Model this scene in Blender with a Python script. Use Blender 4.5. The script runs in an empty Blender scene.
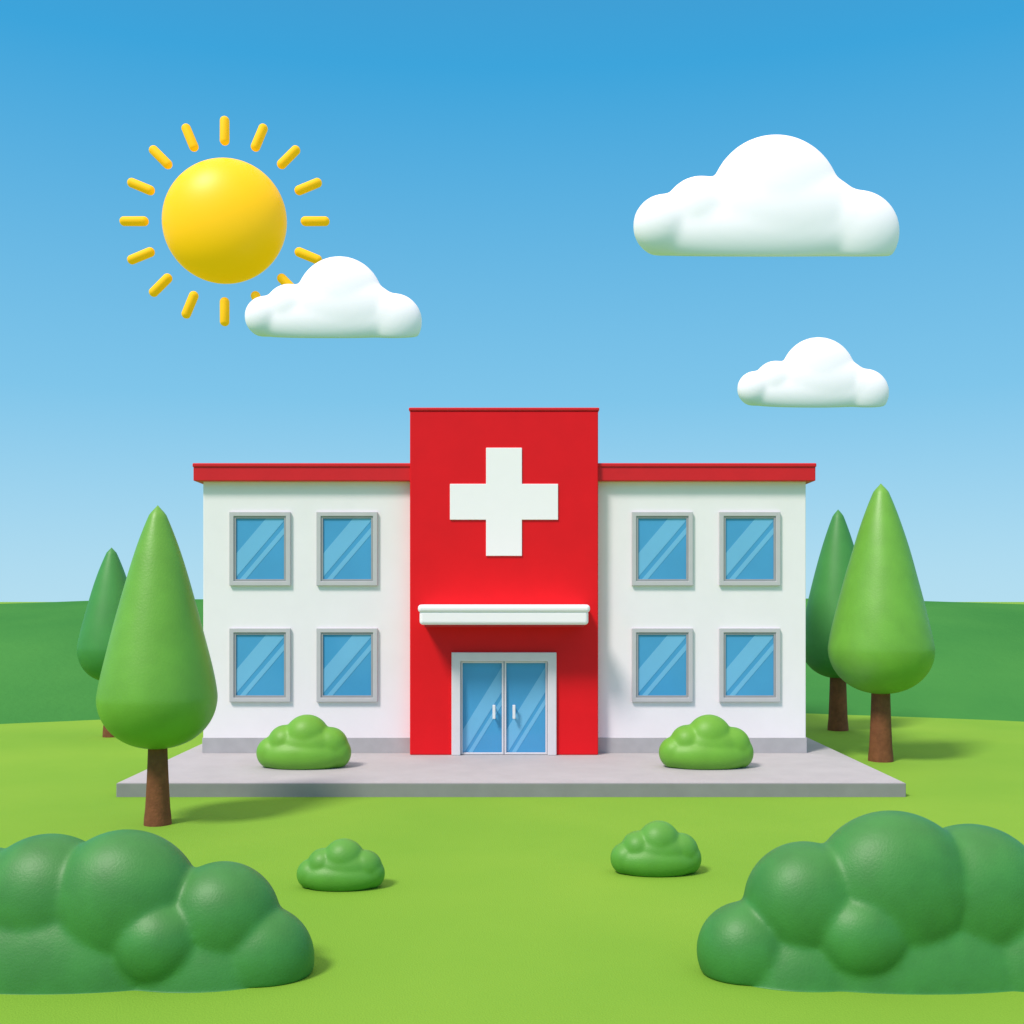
import bpy, bmesh, math, random
from mathutils import Vector, noise
random.seed(3)
scene = bpy.context.scene
COL = scene.collection
GH = 4.51   # eye height

# ------------------------------------------------------------------ materials
def mat(name, col, rough=0.5, spec=0.5, var=0.0, scale=5.0, bump=0.0, bscale=60.0, col2=None,
        bdist=0.02, coat=0.0, emit=None, detail=4.0):
    m = bpy.data.materials.new(name); m.use_nodes = True
    nt = m.node_tree; N = nt.nodes; L = nt.links
    b = N['Principled BSDF']
    b.inputs['Roughness'].default_value = rough
    b.inputs['Specular IOR Level'].default_value = spec
    b.inputs['Coat Weight'].default_value = coat
    b.inputs['Coat Roughness'].default_value = 0.25
    if emit:
        b.inputs['Emission Color'].default_value=(*emit[:3],1); b.inputs['Emission Strength'].default_value=emit[3]
    tc = N.new('ShaderNodeTexCoord')
    n = N.new('ShaderNodeTexNoise'); n.inputs['Scale'].default_value = scale
    n.inputs['Detail'].default_value = detail
    L.new(tc.outputs['Object'], n.inputs['Vector'])
    r = N.new('ShaderNodeValToRGB')
    c2 = col2 if col2 else tuple(c*(1-var) for c in col)
    c1 = col if col2 else tuple(min(1, c*(1+var)) for c in col)
    r.color_ramp.elements[0].position = 0.32; r.color_ramp.elements[1].position = 0.68
    r.color_ramp.elements[0].color = (*c2, 1); r.color_ramp.elements[1].color = (*c1, 1)
    L.new(n.outputs['Fac'], r.inputs['Fac']); L.new(r.outputs['Color'], b.inputs['Base Color'])
    if bump > 0:
        n2 = N.new('ShaderNodeTexNoise'); n2.inputs['Scale'].default_value = bscale
        n2.inputs['Detail'].default_value = 3
        L.new(tc.outputs['Object'], n2.inputs['Vector'])
        bp = N.new('ShaderNodeBump'); bp.inputs['Strength'].default_value = bump
        bp.inputs['Distance'].default_value = bdist
        L.new(n2.outputs['Fac'], bp.inputs['Height']); L.new(bp.outputs['Normal'], b.inputs['Normal'])
    return m

M_wall  = mat('white_render', (.90,.85,.875), .6, .3, .012, 1.5, .06, 90)
M_red   = mat('red_paint', (.78,.006,.012), .45, .22, .03, 1.2, .02, 60)
M_redd  = mat('red_trim', (.68,.014,.020), .4, .3, .03, 2)
M_white = mat('white_paint', (.97,.90,.94), .45, .4, .004, 3)
M_frame = mat('grey_frame', (.34,.35,.37), .5, .3, .03, 3)
M_dfr   = mat('light_grey_frame', (.54,.53,.55), .5, .3, .02, 3)
M_door  = mat('door_frame_paint', (.74,.71,.73), .5, .3, .02, 3)
M_plin  = mat('plinth_grey', (.44,.43,.44), .8, .2, .05, 3, .1, 80)
M_conc  = mat('concrete', (.455,.445,.44), .85, .15, .04, 1.6, .12, 70)
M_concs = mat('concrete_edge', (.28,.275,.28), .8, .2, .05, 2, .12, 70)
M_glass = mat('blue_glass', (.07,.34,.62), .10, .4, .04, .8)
M_reflection  = mat('painted_reflection', (.17,.48,.74), .14, .4, .03, .8)  # lighter blue: reflections on the panes, put in as colour
M_trunk = mat('bark', (.20,.075,.032), .8, .2, .15, 6, .4, 22, bdist=.03)
M_tree  = mat('foliage_light', (.15,.39,.038), .44, .5, .07, 1.6, .18, 22)
M_treed = mat('foliage_dark', (.055,.26,.052), .50, .4, .08, 1.0, .15, 26)
M_bush  = mat('bush_light', (.15,.39,.033), .48, .4, .06, 2.0, .14, 30)
M_bushm = mat('bush_mid', (.10,.32,.038), .48, .4, .06, 3.0, .14, 40)
M_bushd = mat('bush_dark', (.045,.22,.040), .50, .45, .10, 2.5, .16, 34)
M_grass = mat('grass', (.225,.42,.044), .9, .08, 0, .16, .35, 40, col2=(.185,.385,.038), bdist=.03)
M_hill  = mat('hill_green', (.066,.25,.056), 1, .0, 0, .10, .3, 3, col2=(.045,.205,.048), bdist=.15)
M_cloud = mat('cloud_white', (.985,.93,.955), .95, .0, .003, .1, emit=(.80,.78,1,.10))  # faint glow added to brighten the greenish undersides
M_sun   = mat('sun_yellow', (.97,.55,.004), .42, .3, .01, .1, emit=(1,.48,0,.34))
M_ray   = mat('sun_ray', (.97,.53,.01), .6, .2, .01, .1, emit=(1,.46,0,.30))
M_metal = mat('handle_metal', (.80,.82,.84), .3, .6, .01, 3)

# ------------------------------------------------------------------ helpers
def empty(name, loc=(0,0,0)):
    e = bpy.data.objects.new(name, None); e.location = loc; COL.objects.link(e); return e

def add(name, bm, mats, parent=None, loc=(0,0,0), smooth=False):
    me = bpy.data.meshes.new(name); bm.to_mesh(me); bm.free()
    for m in (mats if isinstance(mats,(list,tuple)) else [mats]): me.materials.append(m)
    if smooth:
        for p in me.polygons: p.use_smooth = True
    o = bpy.data.objects.new(name, me); COL.objects.link(o); o.location = loc
    if parent: o.parent = parent
    return o

def box(name, x0,x1,y0,y1,z0,z1, m, parent=None, bevel=0.0, seg=3):
    bm = bmesh.new(); bmesh.ops.create_cube(bm, size=1)
    for v in bm.verts:
        v.co = Vector(((x0+x1)/2+v.co.x*(x1-x0), (y0+y1)/2+v.co.y*(y1-y0), (z0+z1)/2+v.co.z*(z1-z0)))
    if bevel>0:
        bmesh.ops.bevel(bm, geom=bm.edges[:], offset=bevel, segments=seg, profile=.5, affect='EDGES')
    return add(name, bm, m, parent)

def prism(name, pts, y0, y1, m, parent=None, bevel=0.0):
    """polygon in x,z extruded from y0 (front) to y1"""
    bm = bmesh.new()
    f = bm.faces.new([bm.verts.new((x,y0,z)) for x,z in pts])
    r = bmesh.ops.extrude_face_region(bm, geom=[f])
    for v in [g for g in r['geom'] if isinstance(g,bmesh.types.BMVert)]: v.co.y = y1
    bmesh.ops.recalc_face_normals(bm, faces=bm.faces[:])
    if bevel>0:
        bmesh.ops.bevel(bm, geom=bm.edges[:], offset=bevel, segments=2, profile=.5, affect='EDGES')
    return add(name, bm, m, parent)

def frame(name, x0,x1,z0,z1,t,y0,y1,m,parent,bottom=True,bevel=.012):
    bm = bmesh.new()
    o = [(x0,z0),(x0,z1),(x1,z1),(x1,z0)]
    zi = z0+t if bottom else z0
    i = [(x0+t,zi),(x0+t,z1-t),(x1-t,z1-t),(x1-t,zi)]
    vo=[bm.verts.new((a,y0,b)) for a,b in o]; vi=[bm.verts.new((a,y0,b)) for a,b in i]
    fs=[]
    for k in range(4 if bottom else 3):
        j=(k+1)%4
        fs.append(bm.faces.new([vo[k],vo[j],vi[j],vi[k]]))
    r = bmesh.ops.extrude_face_region(bm, geom=fs)
    for v in [g for g in r['geom'] if isinstance(g,bmesh.types.BMVert)]: v.co.y = y1
    bmesh.ops.recalc_face_normals(bm, faces=bm.faces[:])
    es=[e for e in bm.edges if len(e.link_faces)==2 and e.calc_face_angle(0)>.5]
    if bevel>0: bmesh.ops.bevel(bm, geom=es, offset=bevel, segments=2, profile=.5, affect='EDGES')
    return add(name,bm,m,parent)

def clip(poly, a, b, c):            # keep a*x+b*z<=c
    out=[]
    for k in range(len(poly)):
        p,q=poly[k],poly[(k+1)%len(poly)]
        dp=a*p[0]+b*p[1]-c; dq=a*q[0]+b*q[1]-c
        if dp<=0: out.append(p)
        if dp*dq<0:
            t=dp/(dp-dq); out.append((p[0]+t*(q[0]-p[0]), p[1]+t*(q[1]-p[1])))
    return out

def reflection_band(name,x0,x1,z0,z1,k,c0,c1,y,parent):  # diagonal strip painted as a reflection, clipped to the pane
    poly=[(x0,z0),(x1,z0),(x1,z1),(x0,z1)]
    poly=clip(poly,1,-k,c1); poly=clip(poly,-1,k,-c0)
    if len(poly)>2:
        prism(name,poly,y-.006,y-.002,M_reflection,parent)

def lobes(name, L, m, loc, voxel, floor=0.0, slope=0.0, sm=4, parent=None):
    bm = bmesh.new()
    for (x,y,z,rx,ry,rz) in L:
        r = bmesh.ops.create_icosphere(bm, subdivisions=4, radius=1)
        for v in r['verts']:
            v.co = Vector((x+v.co.x*rx, y+v.co.y*ry, z+v.co.z*rz))
    me = bpy.data.meshes.new('tmp'); bm.to_mesh(me); bm.free()
    t = bpy.data.objects.new('tmp', me); COL.objects.link(t)
    md = t.modifiers.new('r','REMESH'); md.mode='VOXEL'; md.voxel_size=voxel
    dg = bpy.context.evaluated_depsgraph_get(); dg.update()
    me2 = bpy.data.meshes.new_from_object(t.evaluated_get(dg))
    bpy.data.objects.remove(t)
    bm = bmesh.new(); bm.from_mesh(me2)
    for v in bm.verts:
        f=floor+slope*v.co.y
        if v.co.z < f: v.co.z = f
    for _ in range(sm):
        bmesh.ops.smooth_vert(bm, verts=bm.verts, factor=.5, use_axis_x=True,use_axis_y=True,use_axis_z=True)
    return add(name,bm,m,parent,loc,True)

# ------------------------------------------------------------------ ground
bm = bmesh.new()
xs=[-1500,-600,-250,-120]+[-60+i*1.5 for i in range(81)]+[120,250,600,1500]
ys=[-200,-80,-45]+[-32+i*1.2 for i in range(50)]+[50,120,300,800,2500]
grid=[]
for y in ys:
    row=[]
    for x in xs:
        z=0
        d=max(0,abs(x)-12)
        if abs(x)<60 and y<28 and d>0:
            z=0.10*noise.noise(Vector((x*.09,y*.09,2)))*min(1,d/6)
        row.append(bm.verts.new((x,y,z)))
    grid.append(row)
for j in range(len(ys)-1):
    for i in range(len(xs)-1):
        bm.faces.new([grid[j][i],grid[j][i+1],grid[j+1][i+1],grid[j+1][i]])
add('ground',bm,M_grass,smooth=True)

# green hill behind
bm=bmesh.new(); grid=[]
nx,ny=240,40
for j in range(ny+1):
    row=[]
    v=j/ny
    for i in range(nx+1):
        x=-240+480*i/nx
        base=13.0-4.2*min(1,abs((abs(x)-9)/11))**1.5 + (.8 if x>0 else 0)
        y=base+v*70
        h=4.48+.20*math.cos((abs(x)-17)*.16)-.10
        z=-.15+(h+.15)*(math.sin(math.pi*min(1,v*2.6)*.5) if v<.385 else (math.cos((v-.385)/.615*math.pi)*.5+.5))
        z+=.25*noise.noise(Vector((x*.12,y*.10,5)))*min(1,v*6)*(1-abs(v-.4)*.8)*(0.3 if .3<v<.5 else 1)
        row.append(bm.verts.new((x,y,z)))
    grid.append(row)
for j in range(ny):
    for i in range(nx):
        bm.faces.new([grid[j][i],grid[j][i+1],grid[j+1][i+1],grid[j+1][i]])
add('hill',bm,M_hill,smooth=True)

# ------------------------------------------------------------------ pavement platform
pl=empty('pavement')
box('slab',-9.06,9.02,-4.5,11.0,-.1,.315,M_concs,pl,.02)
bm=bmesh.new()
bmesh.ops.create_cube(bm,size=1)
for v in bm.verts: v.co=Vector((-.02+v.co.x*18.03, 3.25+v.co.y*15.45, .3125+v.co.z*.015))
add('paving_surface',bm,M_conc,pl)

# ------------------------------------------------------------------ hospital
H=empty('hospital_building')
FW=0.4
Z0=.32
box('left_wing_wall',-8.46,-2.60,FW,9.4,Z0,7.80,M_wall,H,.02)
box('right_wing_wall',2.20,8.05,FW,9.4,Z0,7.80,M_wall,H,.02)
box('left_plinth',-8.48,-2.70,FW-.02,9.42,Z0-.002,.74,M_plin,H,.008)
box('right_plinth',2.28,8.07,FW-.02,9.42,Z0-.002,.74,M_plin,H,.008)
for nm,a,b in (('left_roof',-8.66,-2.70),('right_roof',2.28,8.25)):
    box(nm+'_fascia',a,b,.16,9.6,7.75,8.14,M_redd,H,.02)
    box(nm+'_coping',a-.02,b+.02,.13,9.63,8.12,8.23,M_redd,H,.03)
TX0,TX1=-2.76,2.33
DX0,DX1,DZ1=-1.63,1.20,3.10
box('tower_core',TX0+.02,TX1-.02,.35,7.0,Z0,9.68,M_red,H,.02)
pts=[(TX0,Z0),(DX0+.1,Z0),(DX0+.1,DZ1-.1),(DX1-.1,DZ1-.1),(DX1-.1,Z0),(TX1,Z0),(TX1,9.62),(TX0,9.62)]
prism('tower_front',pts,0.0,.36,M_red,H,.03)
box('tower_coping',TX0-.03,TX1+.03,-.03,7.05,9.62,9.71,M_redd,H,.03)
cx,cz,a,w=-.216,7.16,1.46,.485
P=[(-w,-a),(w,-a),(w,-w),(a,-w),(a,w),(w,w),(w,a),(-w,a),(-w,w),(-a,w),(-a,-w),(-w,-w)]
prism('cross_sign',[(cx+p,cz+q) for p,q in P],-.04,-.002,M_white,H,.012)
# canopy
box('canopy_slab',-2.42,2.00,-.98,-.002,3.86,4.24,M_white,H,.09,5)
box('canopy_top',-2.46,2.04,-1.02,-.003,4.18,4.39,M_white,H,.09,5)
box('canopy_soffit',-2.30,1.88,-.86,-.003,3.80,3.858,M_redd,H,.01)
# door
frame('door_frame',DX0,DX1,Z0,DZ1,.24,-.09,.02,M_door,H,bottom=False,bevel=.02)
gx0,gx1,gz1=DX0+.24,DX1-.24,DZ1-.24
mid=(gx0+gx1)/2
box('door_panel',gx0-.1,gx1+.1,.12,.16,Z0,gz1+.1,M_glass,H)
for nm,a,b in (('left_leaf',gx0+.004,mid-.01),('right_leaf',mid+.01,gx1-.004)):
    frame(nm+'_frame',a,b,Z0+.01,gz1-.005,.05,.04,.10,M_door,H,bevel=.008)
    reflection_band(nm+'_painted_reflection_wide',a+.05,b-.05,Z0+.06,gz1-.05,.62,a-.56,a-.14,.12,H)
    reflection_band(nm+'_painted_reflection_thin',a+.05,b-.05,Z0+.06,gz1-.05,.62,a-.04,a+.08,.12,H)
for s in (-1,1):
    hx=mid+s*.27
    box('door_handle_%s'%('l' if s<0 else 'r'),hx-.04,hx+.04,-.06,-.02,1.30,1.68,M_metal,H,.018)
    for z in (1.36,1.62):
        box('handle_post',hx-.02,hx+.02,-.03,.12,z-.02,z+.02,M_metal,H)
# windows
k=0
for X in (-6.89,-4.51,4.11,6.50):
    for Z in (5.91,2.73):
        k+=1
        w,h,t=.835,1.01,.17
        W=empty('window_%d'%k); W.parent=H
        frame('window_frame',X-w,X+w,Z-h,Z+h,t*.72,FW-.09,FW-.002,M_dfr,W,bevel=.015)
        frame('window_sash',X-w+t*.72+.001,X+w-t*.72-.001,Z-h+t*.72+.001,Z+h-t*.72-.001,.055,FW-.06,FW-.002,M_frame,W,bevel=.006)
        q=t*.72+.056
        box('window_glass',X-w+q,X+w-q,FW-.02,FW-.003,Z-h+q,Z+h-q,M_glass,W)
        x0,x1,z0,z1=X-w+q,X+w-q,Z-h+q,Z+h-q
        reflection_band('window_painted_reflection_wide',x0,x1,z0,z1,.85,x0-.85*z0-.60,x0-.85*z0-.05,FW-.02,W)
        reflection_band('window_painted_reflection_thin',x0,x1,z0,z1,.85,x0-.85*z0+.10,x0-.85*z0+.26,FW-.02,W)

# ------------------------------------------------------------------ trees
def tree(x,y,zb,zt,r,zw,tr0,tr1,m):
    e=empty('cypress_tree',(x,y,0))
    bm=bmesh.new(); rings=[]; n=96; S=80
    prev=[]
    for j in range(n+1):
        u=j/n
        if u<.4:
            a=(u/.4)*math.pi/2
            z=zw-(zw-zb)*math.cos(a); rr=r*math.sin(a)**.92
        else:
            t=(u-.4)/.6
            z=zw+(zt-zw)*t
            rr=r*((1-t**1.55)**1.0)*(1-.10*math.sin(math.pi*t))
        prev.append((z,rr))
    tip=.16*r
    for (z,rr) in prev:
        if z>zt-tip:
            f=(zt-z)/tip; rr=min(rr+.07*r*math.sqrt(max(0,f))*.9, .07*r*3)* (math.sqrt(max(0,1-(1-f)**2)) if f<1 else 1)
        else: rr=rr+.07*r*max(0,(z-zw)/(zt-zw))
        ring=[]
        for i in range(S):
            an=2*math.pi*i/S
            d=1+.022*noise.noise(Vector((math.cos(an)*1.3+x,math.sin(an)*1.3,z*.8)))
            ring.append(bm.verts.new((rr*d*math.cos(an),rr*d*math.sin(an),z)))
        rings.append(ring)
    for j in range(len(rings)-1):
        for i in range(S):
            bm.faces.new([rings[j][i],rings[j][(i+1)%S],rings[j+1][(i+1)%S],rings[j+1][i]])
    bmesh.ops.remove_doubles(bm,verts=bm.verts,dist=.0008)
    add('crown',bm,m,e,smooth=True)
    bm=bmesh.new(); rings=[]
    H2=zb+(zw-zb)*.6
    for j in range(13):
        u=j/12; z=-.05+u*(H2+.05)
        rr=tr1+(tr0-tr1)*(1-u)**1.6
        if j<2: rr*=1.04
        rings.append([bm.verts.new((rr*math.cos(2*math.pi*i/28)*(1+.03*math.sin(5*i)),rr*math.sin(2*math.pi*i/28),z)) for i in range(28)])
    for j in range(12):
        for i in range(28):
            bm.faces.new([rings[j][i],rings[j][(i+1)%28],rings[j+1][(i+1)%28],rings[j+1][i]])
    add('trunk',bm,M_trunk,e,smooth=True)
    return e
tree(-7.13,-7.5,1.52,6.42,1.16,2.55,.27,.18,M_tree)
tree(10.34,1.1,1.88,7.78,1.42,3.15,.33,.24,M_tree)
tree(-13.25,6.6,1.8,6.25,1.08,2.9,.28,.2,M_treed)
tree(11.30,8.3,1.80,7.65,1.28,3.0,.34,.26,M_treed)

# ------------------------------------------------------------------ bushes
def bush(x,y,z,w,h,m):
    s=w/92.0
    k=h/51.0
    L=[(-30*s,0,14*k,16*s,16*s,16*k),(-18*s,0,24*k,17*s,17*s,17*k),(3*s,0,29*k,22*s,19*s,22*k),
       (25*s,0,21*k,18*s,17*s,18*k),(31*s,0,14*k,15*s,15*s,16*k),(0,-4*s,12*k,42*s,20*s,18*k),(4*s,-4*s,20*k,32*s,17*s,19*k)]
    return lobes('bush',L,m,(x,y,z),w/80,0.0,0,9)
bush(-5.22,-2.1,.32,2.38,1.32,M_bush)
bush(4.87,-2.1,.32,2.38,1.32,M_bush)
bush(-2.69,-12.3,0,1.39,.76,M_bushm)
bush(2.38,-11.4,0,1.51,.86,M_bushm)
def shrub(L,cx,x):
    s=.01213; base=972
    out=[((a-cx)*s, d, (base-b)*s, r*s*f, g*s, r*s) for (a,b,d,r,f,g) in L]
    return lobes('large_bush',out,M_bushd,(x,-16.2,0),.028,0,0,13)
shrub([(125,906,0,76,1,55),(45,908,.1,72,1,55),(-25,915,.05,68,1,55),(222,920,0,58,1,48),(262,958,-.05,53,1,44),
       (168,936,-.32,42,1.1,38),(60,985,-.02,100,1.6,62),(200,990,-.02,90,1.05,58),(-20,975,-.02,88,1.2,60)],150,-4.39)
shrub([(893,893,0,82,1,58),(975,902,.1,76,1,56),(1050,915,0,68,1,54),(806,904,0,62,1,50),(745,950,-.05,49,1,42),
       (852,928,-.34,44,1.1,38),(905,990,-.02,100,1.6,62),(800,990,-.02,82,1.0,56),(1040,980,-.02,90,1.2,60)],880,4.464)

# ------------------------------------------------------------------ clouds
def cloud(x,y,z,w):
    s=w/264.0
    B=[(665,226,31),(701,214,37),(775,201,65),(846,226,36),(856,233,42)]
    L=[((a-766)*s, 0,(256-b)*s, r*s, (20+r*.10)*s, r*s) for a,b,r in B]
    L.append((-4*s,-3*s,22*s,116*s,24*s,38*s))
    L.append((8*s,-3*s,36*s,92*s,25*s,54*s))
    L.append((9*s,-2*s,50*s,62*s,25*s,66*s))
    return lobes('cloud',L,M_cloud,(x,y,z),w/130,0,.36,22)
s=95/1088
cloud((766-512)*s,95-29.4,GH+344*s,267*s)
cloud((333.5-512)*s,95-29.4,GH+263*s,178*s)
cloud((813-512)*s,95-29.4,GH+194*s,152*s)

# ------------------------------------------------------------------ sun in the sky
S=empty('sun',(-29.05,80.6,42.8))
bm=bmesh.new(); bmesh.ops.create_uvsphere(bm,u_segments=96,v_segments=48,radius=6.25)
for v in bm.verts: v.co.y*=.6
add('sun_disc',bm,M_sun,S,smooth=True)
for i in range(16):
    a=i*math.pi/8
    bm=bmesh.new()
    bmesh.ops.create_uvsphere(bm,u_segments=24,v_segments=16,radius=.48)
    for v in bm.verts:
        v.co.z += .98 if v.co.z>0 else -.98
    o=add('ray_%d'%(i+1),bm,M_ray,S,smooth=True)
    o.location=(9.15*math.sin(a),0,9.15*math.cos(a)); o.rotation_euler=(0,a,0)

# ------------------------------------------------------------------ light
v=Vector((-.48,-.52,.90)).normalized()
ld=bpy.data.lights.new('sunlight','SUN'); ld.energy=3.2; ld.angle=math.radians(12); ld.color=(1,.90,.85)
lo=bpy.data.objects.new('sunlight',ld); COL.objects.link(lo)
lo.rotation_euler=v.to_track_quat('Z','Y').to_euler(); lo.location=(-20,-30,40)

w=bpy.data.worlds.new('World'); scene.world=w; w.use_nodes=True
nt=w.node_tree; N=nt.nodes; Lk=nt.links
bg=N['Background']; bg.inputs['Strength'].default_value=.1
sky=N.new('ShaderNodeTexSky'); sky.sky_type='NISHITA'; sky.sun_disc=False
sky.sun_elevation=math.asin(v.z); sky.sun_rotation=math.atan2(v.x,v.y)%(2*math.pi)
tc=N.new('ShaderNodeTexCoord'); sp=N.new('ShaderNodeSeparateXYZ'); Lk.new(tc.outputs['Generated'],sp.inputs[0])
r=N.new('ShaderNodeValToRGB'); cr=r.color_ramp
cr.elements[0].position=0; cr.elements[0].color=(.46,.75,.91,1)
cr.elements[1].position=1; cr.elements[1].color=(1.0,.90,1.0,1)
e=cr.elements.new(.18); e.color=(.21,.57,.84,1)
e=cr.elements.new(.44); e.color=(.042,.38,.73,1)
e=cr.elements.new(.51); e.color=(.05,.34,.66,1)
e=cr.elements.new(.66); e.color=(1.0,.88,.99,1)  # pale zenith above the view, added as neutral fill light
Lk.new(sp.outputs['Z'],r.inputs['Fac'])
vm=N.new('ShaderNodeVectorMath'); vm.operation='SCALE'; vm.inputs['Scale'].default_value=10
Lk.new(r.outputs['Color'],vm.inputs[0])
mx=N.new('ShaderNodeMix'); mx.data_type='RGBA'; mx.inputs[0].default_value=.95
Lk.new(sky.outputs['Color'],mx.inputs[6]); Lk.new(vm.outputs[0],mx.inputs[7])
Lk.new(mx.outputs[2],bg.inputs['Color'])

# ------------------------------------------------------------------ camera
cd=bpy.data.cameras.new('camera'); cam=bpy.data.objects.new('camera',cd); COL.objects.link(cam)
cam.location=(0,-29.4,GH); cam.rotation_euler=(math.radians(90),0,0)
cd.sensor_width=36; cd.lens=1088/1024*36; cd.shift_y=(600-512)/1024; cd.clip_end=6000
scene.camera=cam
scene.view_settings.view_transform='Standard'; scene.view_settings.look='None'
scene.view_settings.exposure=0; scene.view_settings.gamma=1
